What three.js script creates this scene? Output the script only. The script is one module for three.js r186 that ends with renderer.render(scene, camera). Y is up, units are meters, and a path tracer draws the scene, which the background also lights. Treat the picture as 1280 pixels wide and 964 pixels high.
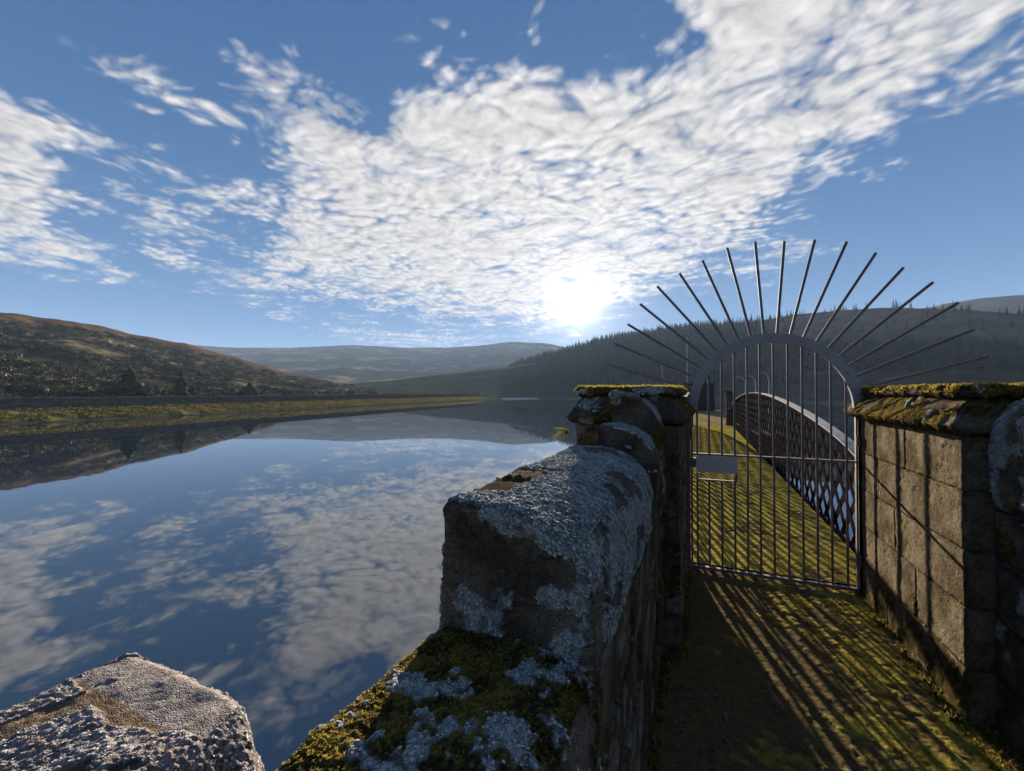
import * as THREE from 'three';
import { mergeGeometries, mergeVertices } from 'three/addons/utils/BufferGeometryUtils.js';

// ---------------------------------------------------------------- random numbers and noise
function mulberry(a) { return () => { a |= 0; a = a + 0x6D2B79F5 | 0; let t = Math.imul(a ^ a >>> 15, 1 | a); t = t + Math.imul(t ^ t >>> 7, 61 | t) ^ t; return ((t ^ t >>> 14) >>> 0) / 4294967296; }; }
let rnd = mulberry(20417);
const rr = (a, b) => a + (b - a) * rnd();
const PERM = new Uint8Array(512);
{ const r = mulberry(77), a = [...Array(256).keys()]; for (let i = 255; i > 0; i--) { const j = Math.floor(r() * (i + 1)); [a[i], a[j]] = [a[j], a[i]]; } for (let i = 0; i < 512; i++) PERM[i] = a[i & 255]; }
const fadeC = (t) => t * t * t * (t * (t * 6 - 15) + 10);
function grad3(h, x, y, z) { h &= 15; const u = h < 8 ? x : y, v = h < 4 ? y : h === 12 || h === 14 ? x : z; return ((h & 1) ? -u : u) + ((h & 2) ? -v : v); }
function noise3(x, y, z) {
  const xf = Math.floor(x), yf = Math.floor(y), zf = Math.floor(z), X = xf & 255, Y = yf & 255, Z = zf & 255;
  x -= xf; y -= yf; z -= zf;
  const u = fadeC(x), v = fadeC(y), w = fadeC(z);
  const A = PERM[X] + Y, AA = PERM[A] + Z, AB = PERM[A + 1] + Z, B = PERM[X + 1] + Y, BA = PERM[B] + Z, BB = PERM[B + 1] + Z;
  const l = (t, a, b) => a + t * (b - a);
  return l(w, l(v, l(u, grad3(PERM[AA], x, y, z), grad3(PERM[BA], x - 1, y, z)), l(u, grad3(PERM[AB], x, y - 1, z), grad3(PERM[BB], x - 1, y - 1, z))),
    l(v, l(u, grad3(PERM[AA + 1], x, y, z - 1), grad3(PERM[BA + 1], x - 1, y, z - 1)), l(u, grad3(PERM[AB + 1], x, y - 1, z - 1), grad3(PERM[BB + 1], x - 1, y - 1, z - 1))));
}
function fbm(x, y, z, o = 4) { let s = 0, a = 1, n = 0; for (let i = 0; i < o; i++) { s += a * noise3(x, y, z); n += a; a *= 0.5; x = x * 2.03 + 13.1; y = y * 2.03 + 7.7; z = z * 2.03 + 3.3; } return s / n; }
const hash3 = (i, j, k) => PERM[(PERM[(PERM[i & 255] + j) & 255] + k) & 255];
function worley(x, y, z) {           // [distance to the nearest point, that point's own value]
  const X = Math.floor(x), Y = Math.floor(y), Z = Math.floor(z); let d = 9, id = 0;
  for (let i = -1; i < 2; i++) for (let j = -1; j < 2; j++) for (let k = -1; k < 2; k++) {
    const h = hash3(X + i, Y + j, Z + k), a = X + i + (PERM[h] / 255) - x, b = Y + j + (PERM[h + 1] / 255) - y, c = Z + k + (PERM[h + 2] / 255) - z, q = a * a + b * b + c * c;
    if (q < d) { d = q; id = h / 255; }
  }
  return [Math.sqrt(d), id];
}
const clamp = (x, a = 0, b = 1) => Math.min(b, Math.max(a, x));
const sstep = (a, b, x) => { const t = clamp((x - a) / (b - a)); return t * t * (3 - 2 * t); };
const mix = (a, b, t) => a + (b - a) * t;
const mix3 = (a, b, t) => [mix(a[0], b[0], t), mix(a[1], b[1], t), mix(a[2], b[2], t)];
const sc3 = (a, s) => [a[0] * s, a[1] * s, a[2] * s];

// ---------------------------------------------------------------- camera, sky, sun, exposure
const scene = new THREE.Scene();
const EYE = 1.78, FOC = 547, YAW = 23.2 * Math.PI / 180, HOR = 490;     // focal length in the photograph's pixels, horizon row
const camera = new THREE.PerspectiveCamera(2 * Math.atan(482 / FOC) * 180 / Math.PI, 1280 / 964, 0.03, 9000);
camera.position.set(0, EYE, 0);
camera.rotation.order = 'YXZ';
camera.rotation.set(Math.atan((HOR - 482) / FOC), YAW, 0);
const CY = Math.cos(YAW), SY = Math.sin(YAW);
function pixDir(px, py) { const a = (px - 640) / FOC, b = (HOR - py) / FOC; return [a * CY - SY, b, -a * SY - CY]; }   // depth 1 along the view axis
function pixAz(px) { const d = pixDir(px, HOR); return Math.atan2(d[0], -d[2]); }     // 0 along -z, positive to +x
const cosOff = (px) => 1 / Math.hypot(1, (px - 640) / FOC);
const SUN = new THREE.Vector3(...pixDir(726, 380)).normalize();

const sun = new THREE.DirectionalLight(new THREE.Color(1, 0.89, 0.72), 5);
sun.position.copy(SUN).multiplyScalar(400); sun.castShadow = true;
sun.shadow.mapSize.set(4096, 4096);
Object.assign(sun.shadow.camera, { left: -60, right: 60, top: 40, bottom: -40, near: 1, far: 900 });
scene.add(sun); scene.add(sun.target);
const EXPOSURE = 4.1;

function worley2(x, y) { const X = Math.floor(x), Y = Math.floor(y); let d = 9; for (let i = -1; i < 2; i++) for (let j = -1; j < 2; j++) { const h = PERM[(PERM[(X + i) & 255] + Y + j) & 255], a = X + i + PERM[h] / 255 - x, b = Y + j + PERM[h + 1] / 255 - y, q = a * a + b * b; if (q < d) d = q; } return Math.sqrt(d); }
function makeSky() {
  const W = 4096, H = 2048, data = new Float32Array(W * H * 4), K = 1 / EXPOSURE;
  const main = [[300, 75], [330, 50], [370, 70], [430, 95], [470, 105], [520, 75], [560, 45], [590, 85], [650, 65], [690, 85], [760, 75], [830, 50], [845, 0], [860, -80], [1010, -140], [1380, -140], [1330, 10], [1250, 100], [1130, 130], [1115, 170], [1050, 200], [1000, 250], [960, 290], [1045, 298], [1000, 325], [900, 345], [820, 365], [760, 395], [700, 418], [620, 408], [540, 398], [470, 385], [400, 378], [330, 368], [235, 352], [310, 320], [330, 290], [250, 250], [290, 225], [345, 205], [330, 160], [285, 105]];
  const left = [[-160, 60], [-40, 90], [40, 118], [105, 160], [180, 185], [270, 225], [330, 265], [270, 262], [190, 220], [110, 190], [70, 185], [105, 215], [75, 225], [105, 260], [70, 275], [140, 325], [95, 345], [30, 325], [-60, 310], [-170, 300]];
  const blobs = [[160, 88, 46, 15, 0.45], [225, 137, 60, 10, 0.3], [172, 240, 34, 15, 0.1], [100, 262, 22, 8, 0.4], [200, 296, 52, 24, 0.45], [150, 345, 25, 7, 0.3], [525, 424, 78, 9, 0.02], [440, 412, 30, 6, 0.1], [345, 388, 30, 5, 0.1], [668, 26, 8, 24, 0.3], [1215, 105, 30, 10, -0.9], [560, 62, 12, 22, -0.3]];
  function polyDist(pts, x, y) {     // positive inside
    let best = 1e9, inside = false;
    for (let i = 0, j = pts.length - 1; i < pts.length; j = i++) {
      const [x0, y0] = pts[i], [x1, y1] = pts[j], ex = x1 - x0, ey = y1 - y0, t = clamp(((x - x0) * ex + (y - y0) * ey) / (ex * ex + ey * ey)), gx = x - x0 - t * ex, gy = y - y0 - t * ey;
      best = Math.min(best, gx * gx + gy * gy);
      if ((y0 > y) !== (y1 > y) && x < (x1 - x0) * (y - y0) / (y1 - y0) + x0) inside = !inside;
    }
    return inside ? Math.sqrt(best) : -Math.sqrt(best);
  }
  function cover(dx, dy, dz) {       // how much cloud belongs in this part of the sky, -1 .. 1
    const u = dx / dy, v = dz / dy, depth = -dx * SY - dz * CY;
    let m = -1, outW = 1;
    if (depth > 0.2) {
      const px = 640 + FOC * (dx * CY - dz * SY) / depth, py = HOR - FOC * dy / depth;
      if (px > -300 && px < 1580 && py > -300) {
        const wx = px + 30 * noise3(u * 2.2, v * 2.2, 4) + 14 * noise3(u * 7, v * 7, 14), wy = py + 18 * noise3(u * 2.2, v * 2.2, 9) + 9 * noise3(u * 7, v * 7, 19);
        const near = clamp((HOR - py) / 200, 0.25, 1);
        m = Math.max(m, clamp(polyDist(main, wx, wy) / (70 * near), -1, 1), clamp(polyDist(left, wx, wy) / (36 * near), -1, 0.9));
        for (const [bx, by, ra, rb, t] of blobs) {
          const ax = (wx - bx) * Math.cos(t) + (wy - by) * Math.sin(t), ay = -(wx - bx) * Math.sin(t) + (wy - by) * Math.cos(t);
          m = Math.max(m, clamp(0.62 * (1.15 - Math.hypot(ax / ra, ay / rb)), -1, 0.22));
        }
        outW = clamp(Math.max((-px - 40) / 260, (px - 1320) / 260, (-py - 60) / 240));
      }
    }
    if (outW > 0) m = Math.max(m, mix(-1, clamp(fbm(u * 0.42 + 3, v * 0.42, 21, 3) * 4.2 - 0.4, -1, 1), outW));
    return m;
  }
  function detail(u, v, out) {       // puffs of a broken altocumulus sheet, in units of the cloud's height; out[0]: the same without its frayed edges
    const w1 = noise3(u * 3.3, v * 3.3, 1.5) * 0.08 + noise3(u * 11, v * 11, 4.5) * 0.016, w2 = noise3(u * 3.3, v * 3.3, 8.5) * 0.08 + noise3(u * 11, v * 11, 9.5) * 0.016;
    const a = u + w1, b = v + w2, p = a * 0.9 + b * 0.44, q = -a * 0.44 + b * 0.9;
    const big = sstep(-0.22, 0.25, noise3(u * 1.3, v * 1.3, 31)), c1 = mix(worley2(p * 9.8, q * 11.4), worley2(p * 4.9 + 3, q * 5.8), big), c2 = worley2(p * 22 + 7, q * 24), gap = fbm(a * 2.3, b * 2.3, 5, 3);
    const soft = 0.74 * gap + 0.80 * (0.30 - c1 * c1 * 1.1) + 0.36 * (0.28 - c2 * c2);
    if (out) { out[0] = soft; out[1] = c1; }
    return soft + 0.58 * fbm(p * 18 + w1 * 2, q * 21 + w2 * 2, 3, 5);
  }
  const S0 = [0, 0], S1 = [0, 0];
  const su = SUN.x / SUN.y, sv = SUN.z / SUN.y;
  for (let j = 0; j < H; j++) {
    const el = ((j + 0.5) / H - 0.5) * Math.PI, dy = Math.sin(el), ch = Math.cos(el);
    for (let i = 0; i < W; i++) {
      const k = (j * W + i) * 4;
      if (dy <= 0) { data[k] = 0.2 * K; data[k + 1] = 0.27 * K; data[k + 2] = 0.38 * K; data[k + 3] = 1; continue; }
      const az = ((i + 0.5) / W - 0.5) * 2 * Math.PI, dx = ch * Math.cos(az), dz = ch * Math.sin(az);
      const cs = dx * SUN.x + dy * SUN.y + dz * SUN.z, ang = Math.acos(clamp(cs, -1, 1)) * 57.2958;
      const t = Math.pow(clamp(1 - dy), 3.0), hz = Math.pow(clamp(1 - dy), 14);
      let c = mix3([0.029, 0.118, 0.315], [0.195, 0.415, 0.75], t); c = sc3(mix3(c, [0.42, 0.58, 0.78], 0.65 * hz), 0.84 + 0.16 * cs);
      const g1 = Math.exp(-ang / 1.2) * 3, g2 = Math.exp(-ang / 4.5) * 0.62, g3 = Math.exp(-ang / 20) * 0.10;
      c = [c[0] + g1 + g2 + g3 * 0.9, c[1] + g1 * 0.97 + g2 * 0.95 + g3 * 0.95, c[2] + g1 * 0.9 + g2 * 0.86 + g3];
      if (dy > 0.035) {
        const u = dx / dy, v = dz / dy, m = cover(dx, dy, dz);
        if (m > -0.95) {
          const lean = m * 0.58 - 0.24, d0 = lean + detail(u, v, S0);
          let al = sstep(-0.26, 0.60, d0);
          if (al > 0.003) {
            const e = 0.03, du = su - u, dv = sv - v, dl = Math.hypot(du, dv) + 1e-3;
            detail(u + du / dl * e, v + dv / dl * e, S1);
            const thick = sstep(0.20, 0.90, lean + S0[0]), lit = clamp(0.52 + 0.75 * (S0[0] - S1[0])), fray = d0 - lean - S0[0];
            const b = (0.64 + 0.30 * lit + 0.52 * fray - 0.22 * thick * (1 - lit) + 0.36 * (0.4 - S0[1])) * (0.88 + 0.42 * Math.exp(-ang / 20));
            const glow = (g1 * 0.8 + g2 * 0.6) * (1.15 - 0.45 * thick * (1 - lit));
            al = 1 - (1 - al) * (1 - 0.42 * sstep(-0.15, 0.9, m + 0.9 * (S0[0] - 0.1)));
            al *= 0.95 * sstep(0.035, 0.075, dy);
            c = mix3(c, [b * 1.02 + glow, b * 0.99 + glow * 0.97, b * 0.965 + glow * 0.92], al);
          }
        }
      }
      data[k] = c[0] * K; data[k + 1] = c[1] * K; data[k + 2] = c[2] * K; data[k + 3] = 1;
    }
  }
  const t = new THREE.DataTexture(data, W, H, THREE.RGBAFormat, THREE.FloatType);
  t.mapping = THREE.EquirectangularReflectionMapping; t.magFilter = THREE.LinearFilter; t.needsUpdate = true;
  return t;
}
const skyMap = makeSky();
scene.background = skyMap; scene.environment = skyMap;
scene.fog = new THREE.FogExp2(new THREE.Color(0.52, 0.70, 1.0), 0.00016);

// ---------------------------------------------------------------- helpers for things and parts
const taken = new Map();
function numbered(name) { const n = taken.get(name) ?? 0; taken.set(name, n + 1); return n ? name + '_' + String(n).padStart(3, '0') : name; }
function tag(o, label, category, group, kind) { o.userData.label = label; o.userData.category = category; if (group) o.userData.group = group; if (kind) o.userData.kind = kind; return o; }
function thing(name, label, category, [x, y, z] = [0, 0, 0], group) { const g = new THREE.Group(); g.name = numbered(name); g.position.set(x, y, z); tag(g, label, category, group); scene.add(g); return g; }
function part(name, geo, mat, parent, pos) { const m = new THREE.Mesh(geo, mat); m.name = name; m.castShadow = m.receiveShadow = true; if (pos) m.position.set(...pos); parent.add(m); return m; }
function struct(name, geo, mat) { const m = new THREE.Mesh(geo, mat); m.name = numbered(name); m.userData.kind = 'structure'; m.castShadow = m.receiveShadow = true; scene.add(m); return m; }
const std = (r, g, b, rough = 0.9, metal = 0, extra = {}) => new THREE.MeshPhysicalMaterial({ color: new THREE.Color().setRGB(r, g, b), roughness: rough, metalness: metal, specularIntensity: rough > 0.8 ? 0 : 0.6, ...extra });
const painted = (rough = 0.92, extra = {}) => new THREE.MeshPhysicalMaterial({ color: 0xffffff, vertexColors: true, roughness: rough, specularIntensity: 0, ...extra });
const local = (geo, p) => geo.translate(-p[0], -p[1], -p[2]);

/* A block of stone: six finely cut faces with rounded edges, an optional profile, rough relief along the normal, and a colour for every point.
   All in world metres; look(x, y, z, nx, ny, nz) gives { d: relief, c: [r, g, b], m: what grows there }. */
function stone(lo, hi, res, round, shape, look, grown) {
  const s = [0, 1, 2].map((i) => hi[i] - lo[i]), c = [0, 1, 2].map((i) => (hi[i] + lo[i]) / 2), n = s.map((v) => Math.max(2, Math.round(v / res)));
  let g = new THREE.BoxGeometry(s[0], s[1], s[2], n[0], n[1], n[2]);
  g.deleteAttribute('uv'); g.deleteAttribute('normal');
  g = mergeVertices(g, 1e-5);
  const p = g.attributes.position, h = s.map((v) => v / 2), R = Math.min(round, ...h);
  for (let i = 0; i < p.count; i++) {
    const q = [p.getX(i), p.getY(i), p.getZ(i)], k = q.map((v, a) => clamp(v, -(h[a] - R), h[a] - R)), d = q.map((v, a) => v - k[a]), l = Math.hypot(...d) || 1;
    const m = Math.max(...d.map(Math.abs)) || 0;
    const w = [0, 1, 2].map((a) => k[a] + d[a] / l * m + c[a]);
    if (shape) shape(w, lo, hi);
    p.setXYZ(i, ...w);
  }
  g.computeVertexNormals();
  const N = g.attributes.normal, col = new Float32Array(p.count * 3), grow = grown ? [] : null;
  for (let i = 0; i < p.count; i++) {
    const x = p.getX(i), y = p.getY(i), z = p.getZ(i), nx = N.getX(i), ny = N.getY(i), nz = N.getZ(i), k = look(x, y, z, nx, ny, nz);
    p.setXYZ(i, x + nx * k.d, y + ny * k.d, z + nz * k.d);
    col.set(k.c, i * 3);
    if (grow && k.m) grow.push([x + nx * k.d, y + ny * k.d, z + nz * k.d, nx, ny, nz, k.m]);
  }
  g.setAttribute('color', new THREE.BufferAttribute(col, 3));
  g.computeVertexNormals();
  const uv = new Float32Array(p.count * 2), M = g.attributes.normal;
  for (let i = 0; i < p.count; i++) { const ax = Math.abs(M.getX(i)), ay = Math.abs(M.getY(i)), az = Math.abs(M.getZ(i)), x = p.getX(i), y = p.getY(i), z = p.getZ(i); if (ax >= ay && ax >= az) uv.set([z, y], i * 2); else if (ay >= az) uv.set([x, z], i * 2); else uv.set([x, y], i * 2); }
  g.setAttribute('uv', new THREE.BufferAttribute(uv, 2));
  if (grown) grown.push(...grow);
  return g;
}
// copies of a small shape on chosen points, upright on the surface
const UPV = new THREE.Vector3(0, 1, 0), MAT = new THREE.Matrix4(), QT = new THREE.Quaternion(), QT2 = new THREE.Quaternion(), VA = new THREE.Vector3(), VB = new THREE.Vector3(), VC = new THREE.Vector3();
function scatter(name, geo, mat, spots, parent, base, tint) {       // spots: [x, y, z, nx, ny, nz, scale, scaleY]
  const im = new THREE.InstancedMesh(geo, mat, spots.length);
  im.name = name; im.userData.kind = 'stuff'; im.castShadow = im.receiveShadow = true;
  const cl = new THREE.Color();
  spots.forEach((s, i) => {
    VA.set(s[3], s[4], s[5]).normalize(); QT.setFromUnitVectors(UPV, VA); QT2.setFromAxisAngle(UPV, rnd() * 6.283); QT.multiply(QT2);
    MAT.compose(VB.set(s[0] - base[0], s[1] - base[1], s[2] - base[2]), QT, VC.set(s[6], s[7] ?? s[6], s[6])); im.setMatrixAt(i, MAT);
    if (tint) { const c = tint(s); cl.setRGB(c[0], c[1], c[2]); im.setColorAt(i, cl); }
  });
  parent.add(im); return im;
}
function tuftGeo(blades, h, w, lean, seed) {        // a small tuft of pointed, bent blades of unit size
  const r = mulberry(seed), pos = [], idx = [];
  for (let b = 0; b < blades; b++) {
    const a = r() * 6.283, o = r() * 0.5, cx = Math.cos(a + 1) * o * 0.5, cz = Math.sin(a + 1) * o * 0.5, l = lean * (0.3 + r()), hh = h * (0.55 + 0.6 * r()), ww = w * (0.7 + 0.6 * r()), sx = -Math.sin(a) * ww, sz = Math.cos(a) * ww, dx = Math.cos(a) * l, dz = Math.sin(a) * l, k = pos.length / 3;
    pos.push(cx - sx, 0, cz - sz, cx + sx, 0, cz + sz, cx + dx * 0.4 - sx * 0.8, hh * 0.6, cz + dz * 0.4 - sz * 0.8, cx + dx * 0.4 + sx * 0.8, hh * 0.6, cz + dz * 0.4 + sz * 0.8, cx + dx, hh, cz + dz);
    idx.push(k, k + 1, k + 3, k, k + 3, k + 2, k + 2, k + 3, k + 4);
  }
  const g = new THREE.BufferGeometry(); g.setAttribute('position', new THREE.Float32BufferAttribute(pos, 3)); g.setIndex(idx); g.computeVertexNormals(); return g;
}
function flakeGeo(seed) {                            // a crinkled lobe of lichen, unit radius, rim curling up
  const r = mulberry(seed), pos = [0, 0.12, 0], idx = [], n = 9;
  for (let i = 0; i < n; i++) { const a = i / n * 6.283, q = 0.65 + 0.5 * r(); pos.push(Math.cos(a) * q * 0.55, 0.08 + 0.10 * r(), Math.sin(a) * q * 0.55, Math.cos(a) * q, 0.02 + 0.34 * r(), Math.sin(a) * q); }
  for (let i = 0; i < n; i++) { const a = 1 + i * 2, b = 1 + ((i + 1) % n) * 2; idx.push(0, b, a, a, b, b + 1, a, b + 1, a + 1); }
  const g = new THREE.BufferGeometry(); g.setAttribute('position', new THREE.Float32BufferAttribute(pos, 3)); g.setIndex(idx); g.computeVertexNormals(); return g;
}
const leafy = (r, g, b, through = 0.4) => new THREE.MeshPhysicalMaterial({ color: new THREE.Color().setRGB(r, g, b), roughness: 0.95, specularIntensity: 0, transmission: through, thickness: 0, side: THREE.DoubleSide });
const TUFT = [tuftGeo(5, 1, 0.10, 0.5, 3), tuftGeo(6, 0.8, 0.14, 0.8, 9)];
const FLAKE = [flakeGeo(5), flakeGeo(8)];
const mossLeaf = leafy(1, 1, 1, 0.45);
const mossTone = () => sc3(mix3([0.17, 0.118, 0.034], [0.40, 0.315, 0.055], rnd()), rr(0.7, 1.25));
const lichenMat = std(1, 1, 1, 0.95, 0, { side: THREE.DoubleSide });

function barGeo(a, b, w, d, side) {                  // a flat or square bar from a to b; side is the direction of its width
  const A = new THREE.Vector3(...a), B = new THREE.Vector3(...b), dir = B.clone().sub(A), L = dir.length(); dir.normalize();
  const X = new THREE.Vector3(...side); X.addScaledVector(dir, -X.dot(dir)).normalize(); const Z = X.clone().cross(dir);
  const g = new THREE.BoxGeometry(w, L, d); g.applyMatrix4(new THREE.Matrix4().makeBasis(X, dir, Z).setPosition(A.add(B).multiplyScalar(0.5))); return g;
}
const boxGeo = (x0, x1, y0, y1, z0, z1) => new THREE.BoxGeometry(x1 - x0, y1 - y0, z1 - z0).translate((x0 + x1) / 2, (y0 + y1) / 2, (z0 + z1) / 2);

// ---------------------------------------------------------------- water
const WATER = -3.22;
{
  const n = 512, d = new Uint8Array(n * n * 4);
  for (let j = 0; j < n; j++) for (let i = 0; i < n; i++) {
    const a = i / n * 6.2832, b = j / n * 6.2832, v = 128 + 120 * fbm(Math.cos(a) * 2.4 + 5, Math.sin(a) * 2.4 + Math.cos(b) * 2.4, Math.sin(b) * 2.4, 4), k = (j * n + i) * 4;
    d[k] = d[k + 1] = d[k + 2] = clamp(v, 0, 255); d[k + 3] = 255;
  }
  const t = new THREE.DataTexture(d, n, n); t.wrapS = t.wrapT = THREE.RepeatWrapping; t.magFilter = THREE.LinearFilter; t.generateMipmaps = true; t.repeat.set(260, 260); t.needsUpdate = true;
  const g = new THREE.PlaneGeometry(2600, 2600).rotateX(-Math.PI / 2).translate(0, WATER, -700);
  struct('reservoir_water', g, new THREE.MeshPhysicalMaterial({ color: new THREE.Color().setRGB(0.007, 0.013, 0.024), roughness: 0.0, ior: 2.3, bumpMap: t, bumpScale: 0.0009 }));
}

// ---------------------------------------------------------------- hills
const lerpTable = (tab, x) => { if (x <= tab[0][0]) return tab[0][1]; for (let i = 1; i < tab.length; i++) if (x <= tab[i][0]) { const t = (x - tab[i - 1][0]) / (tab[i][0] - tab[i - 1][0]); return mix(tab[i - 1][1], tab[i][1], t * t * (3 - 2 * t) * 0.5 + t * 0.5); } return tab[tab.length - 1][1]; };
const damDist = (px) => 5 * FOC / Math.max(4, 41.7 - 0.0522 * px) / cosOff(px);
/* A hill as ground that climbs from its foot to its ridge and falls again behind; each ridge stands at its own distance in metres. */
function hill(name, o) {
  const nA = o.nA, nR = o.nR, pos = [], col = [], idx = [], a0 = o.a0 ?? pixAz(o.px0), a1 = o.a1 ?? pixAz(o.px1);
  const H = (az, r) => {
    const px = 640 + FOC * Math.tan(clamp(az + YAW, -1.35, 1.35)), rs = o.foot(px), re = o.ridge(px), tl = (HOR - lerpTable(o.sky, px)) / FOC * cosOff(px), top = EYE + tl * re;
    const x = Math.sin(az) * r, z = -Math.cos(az) * r, t = (r - rs) / (re - rs);
    let y;
    if (t <= 1) { const q = clamp(t); y = o.base + (top - o.base) * (o.curve ? o.curve(q, px) : q * (0.72 + 0.28 * q)) + fbm(x / o.lump, 0.5, z / o.lump, 4) * o.rough * Math.sqrt(q) * (1 - 0.75 * q); if (t < 0) y = o.base + t * 30; }
    else y = top - (t - 1) * (re - rs) * 0.25 + 0;
    return [x, y, z, t, px];
  };
  for (let j = 0; j <= nR; j++) for (let i = 0; i <= nA; i++) {
    const az = mix(a0, a1, i / nA), px = 640 + FOC * Math.tan(clamp(az + YAW, -1.35, 1.35)), rs = o.foot(px), re = o.ridge(px);
    const [x, y, z, t] = H(az, mix(rs - 0.02 * (re - rs), re + 0.25 * (re - rs), j / nR));
    pos.push(x, y, z); col.push(...o.color(x, y, z, t, px));
    if (i < nA && j < nR) { const k = j * (nA + 1) + i; idx.push(k, k + 1, k + nA + 2, k, k + nA + 2, k + nA + 1); }
  }
  const g = new THREE.BufferGeometry(); g.setAttribute('position', new THREE.Float32BufferAttribute(pos, 3)); g.setAttribute('color', new THREE.Float32BufferAttribute(col, 3)); g.setIndex(idx); g.computeVertexNormals();
  struct(name, g, painted(0.97));
  return H;
}
const heath = [0.036, 0.027, 0.020], bracken = [0.085, 0.048, 0.024], dryGrass = [0.19, 0.150, 0.085], turf = [0.034, 0.042, 0.018], fir = [0.014, 0.022, 0.012];
const hillAt = {};
hillAt.near = hill('bushy_hill', {
  px0: -700, px1: 560, nA: 480, nR: 220, base: -1.35, lump: 26, rough: 9,
  sky: [[-700, 372], [-200, 376], [0, 391], [60, 398], [120, 408], [180, 420], [225, 429], [280, 443], [330, 457], [370, 468], [430, 480], [500, 489], [560, 496]],
  foot: (px) => damDist(px) * 1.16 + 6, ridge: (px) => damDist(px) * 1.16 + 190 + clamp(px + 200, 0, 600) * 0.25,
  color: (x, y, z, t, px) => {
    const a = fbm(x / 34, 2, z / 34, 4), b = fbm(x / 7, 5, z / 7, 3), c = noise3(x / 2.2, 1, z / 2.2);
    let k = mix3(heath, dryGrass, sstep(-0.05, 0.35, a + 0.35 * b));
    k = mix3(k, turf, sstep(0.05, 0.4, fbm(x / 50, 9, z / 50, 3)) * 0.7);
    k = mix3(k, bracken, sstep(0.72, 0.95, t + 0.2 * a) * 0.85);
    return sc3(k, Math.max(0.3, 0.85 + 0.8 * b + 0.45 * c));
  },
});
hillAt.far = hill('distant_moor', {
  px0: 60, px1: 900, nA: 420, nR: 160, base: -6, lump: 200, rough: 34,
  sky: [[60, 434], [150, 433], [225, 431], [300, 434], [360, 434], [440, 431], [500, 434], [560, 434], [600, 432], [640, 427], [680, 429], [720, 436], [900, 450]],
  foot: () => 620, ridge: () => 1900,
  color: (x, y, z, t, px) => {
    const a = fbm(x / 190, 2, z / 190, 4), b = fbm(x / 40, 5, z / 40, 4);
    let k = mix3([0.036, 0.036, 0.026], [0.26, 0.195, 0.115], sstep(-0.02, 0.28, a + 0.5 * b));
    k = mix3(k, [0.018, 0.024, 0.018], 0.85 * sstep(0.06, 0.16, fbm(x / 90, 11, z / 130, 4)));
    return sc3(k, Math.max(0.3, 0.85 + 0.6 * b + 0.5 * noise3(x / 9, 3, z / 16)));
  },
});
hillAt.field = hill('shore_field', {
  px0: 250, px1: 900, nA: 360, nR: 120, base: -3.6, lump: 60, rough: 4,
  sky: [[250, 494], [330, 489], [400, 482], [480, 475], [560, 466], [620, 460], [680, 452], [760, 446], [900, 440]],
  foot: (px) => mix(damDist(Math.min(px, 560)) * 1.12 + 8, 320, sstep(420, 640, px)), ridge: () => 560,
  color: (x, y, z, t, px) => {
    const a = fbm(x / 40, 2, z / 40, 4), b = fbm(x / 9, 5, z / 9, 3);
    let k = mix3([0.024, 0.034, 0.020], [0.050, 0.052, 0.028], sstep(-0.1, 0.35, a + 0.3 * b));
    if (t > 0.9 && t < 1.01) k = mix3(k, [0.24, 0.18, 0.12], sstep(0.9, 0.96, t));
    if (t < 0.05) k = mix3([0.16, 0.15, 0.13], k, t / 0.05);
    return sc3(k, 0.9 + 0.5 * b);
  },
});
hillAt.wood = hill('wooded_hill', {
  px0: 575, px1: 3400, nA: 560, nR: 200, base: -3.8, lump: 70, rough: 12,
  sky: [[575, 492], [620, 472], [650, 456], [690, 444], [720, 434], [760, 424], [800, 417], [860, 409], [900, 406], [950, 400], [1000, 392], [1060, 387], [1100, 386], [1150, 386], [1200, 386], [1280, 392], [1500, 400], [3400, 420]],
  foot: (px) => mix(330, 175, sstep(700, 1250, px)), ridge: (px) => mix(640, 470, sstep(700, 1250, px)),
  curve: (q, px) => mix(q * (0.72 + 0.28 * q), q < 0.45 ? q * 0.55 : 0.2475 + (q - 0.45) * 1.368, sstep(850, 1050, px)),
  color: (x, y, z, t, px) => {
    const a = fbm(x / 40, 2, z / 40, 4), b = fbm(x / 9, 5, z / 9, 3), c = fbm(x / 90, 8, z / 90, 3);
    let k = mix3([0.034, 0.034, 0.022], [0.085, 0.070, 0.040], sstep(-0.1, 0.35, a + 0.4 * b));
    k = mix3(k, [0.20, 0.125, 0.080], sstep(0.55, 0.7, t + 0.15 * a) * 0.9);
    k = mix3(k, turf, sstep(0.05, 0.3, c) * 0.5);
    if (t < 0.06) k = mix3([0.15, 0.14, 0.12], k, clamp(t / 0.06));
    return sc3(k, 0.85 + 0.55 * b);
  },
});
hillAt.back = hill('heather_hill', {
  px0: 1050, px1: 3400, nA: 200, nR: 80, base: 0, lump: 120, rough: 12,
  sky: [[1050, 400], [1120, 392], [1160, 384], [1190, 378], [1230, 372], [1280, 368], [1400, 362], [3400, 360]],
  foot: () => 560, ridge: () => 1150,
  color: (x, y, z, t) => { const a = fbm(x / 60, 2, z / 60, 4), b = fbm(x / 14, 5, z / 14, 3); return sc3(mix3([0.11, 0.065, 0.035], [0.19, 0.14, 0.075], sstep(-0.1, 0.3, a)), 0.9 + 0.5 * b); },
});

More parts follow.
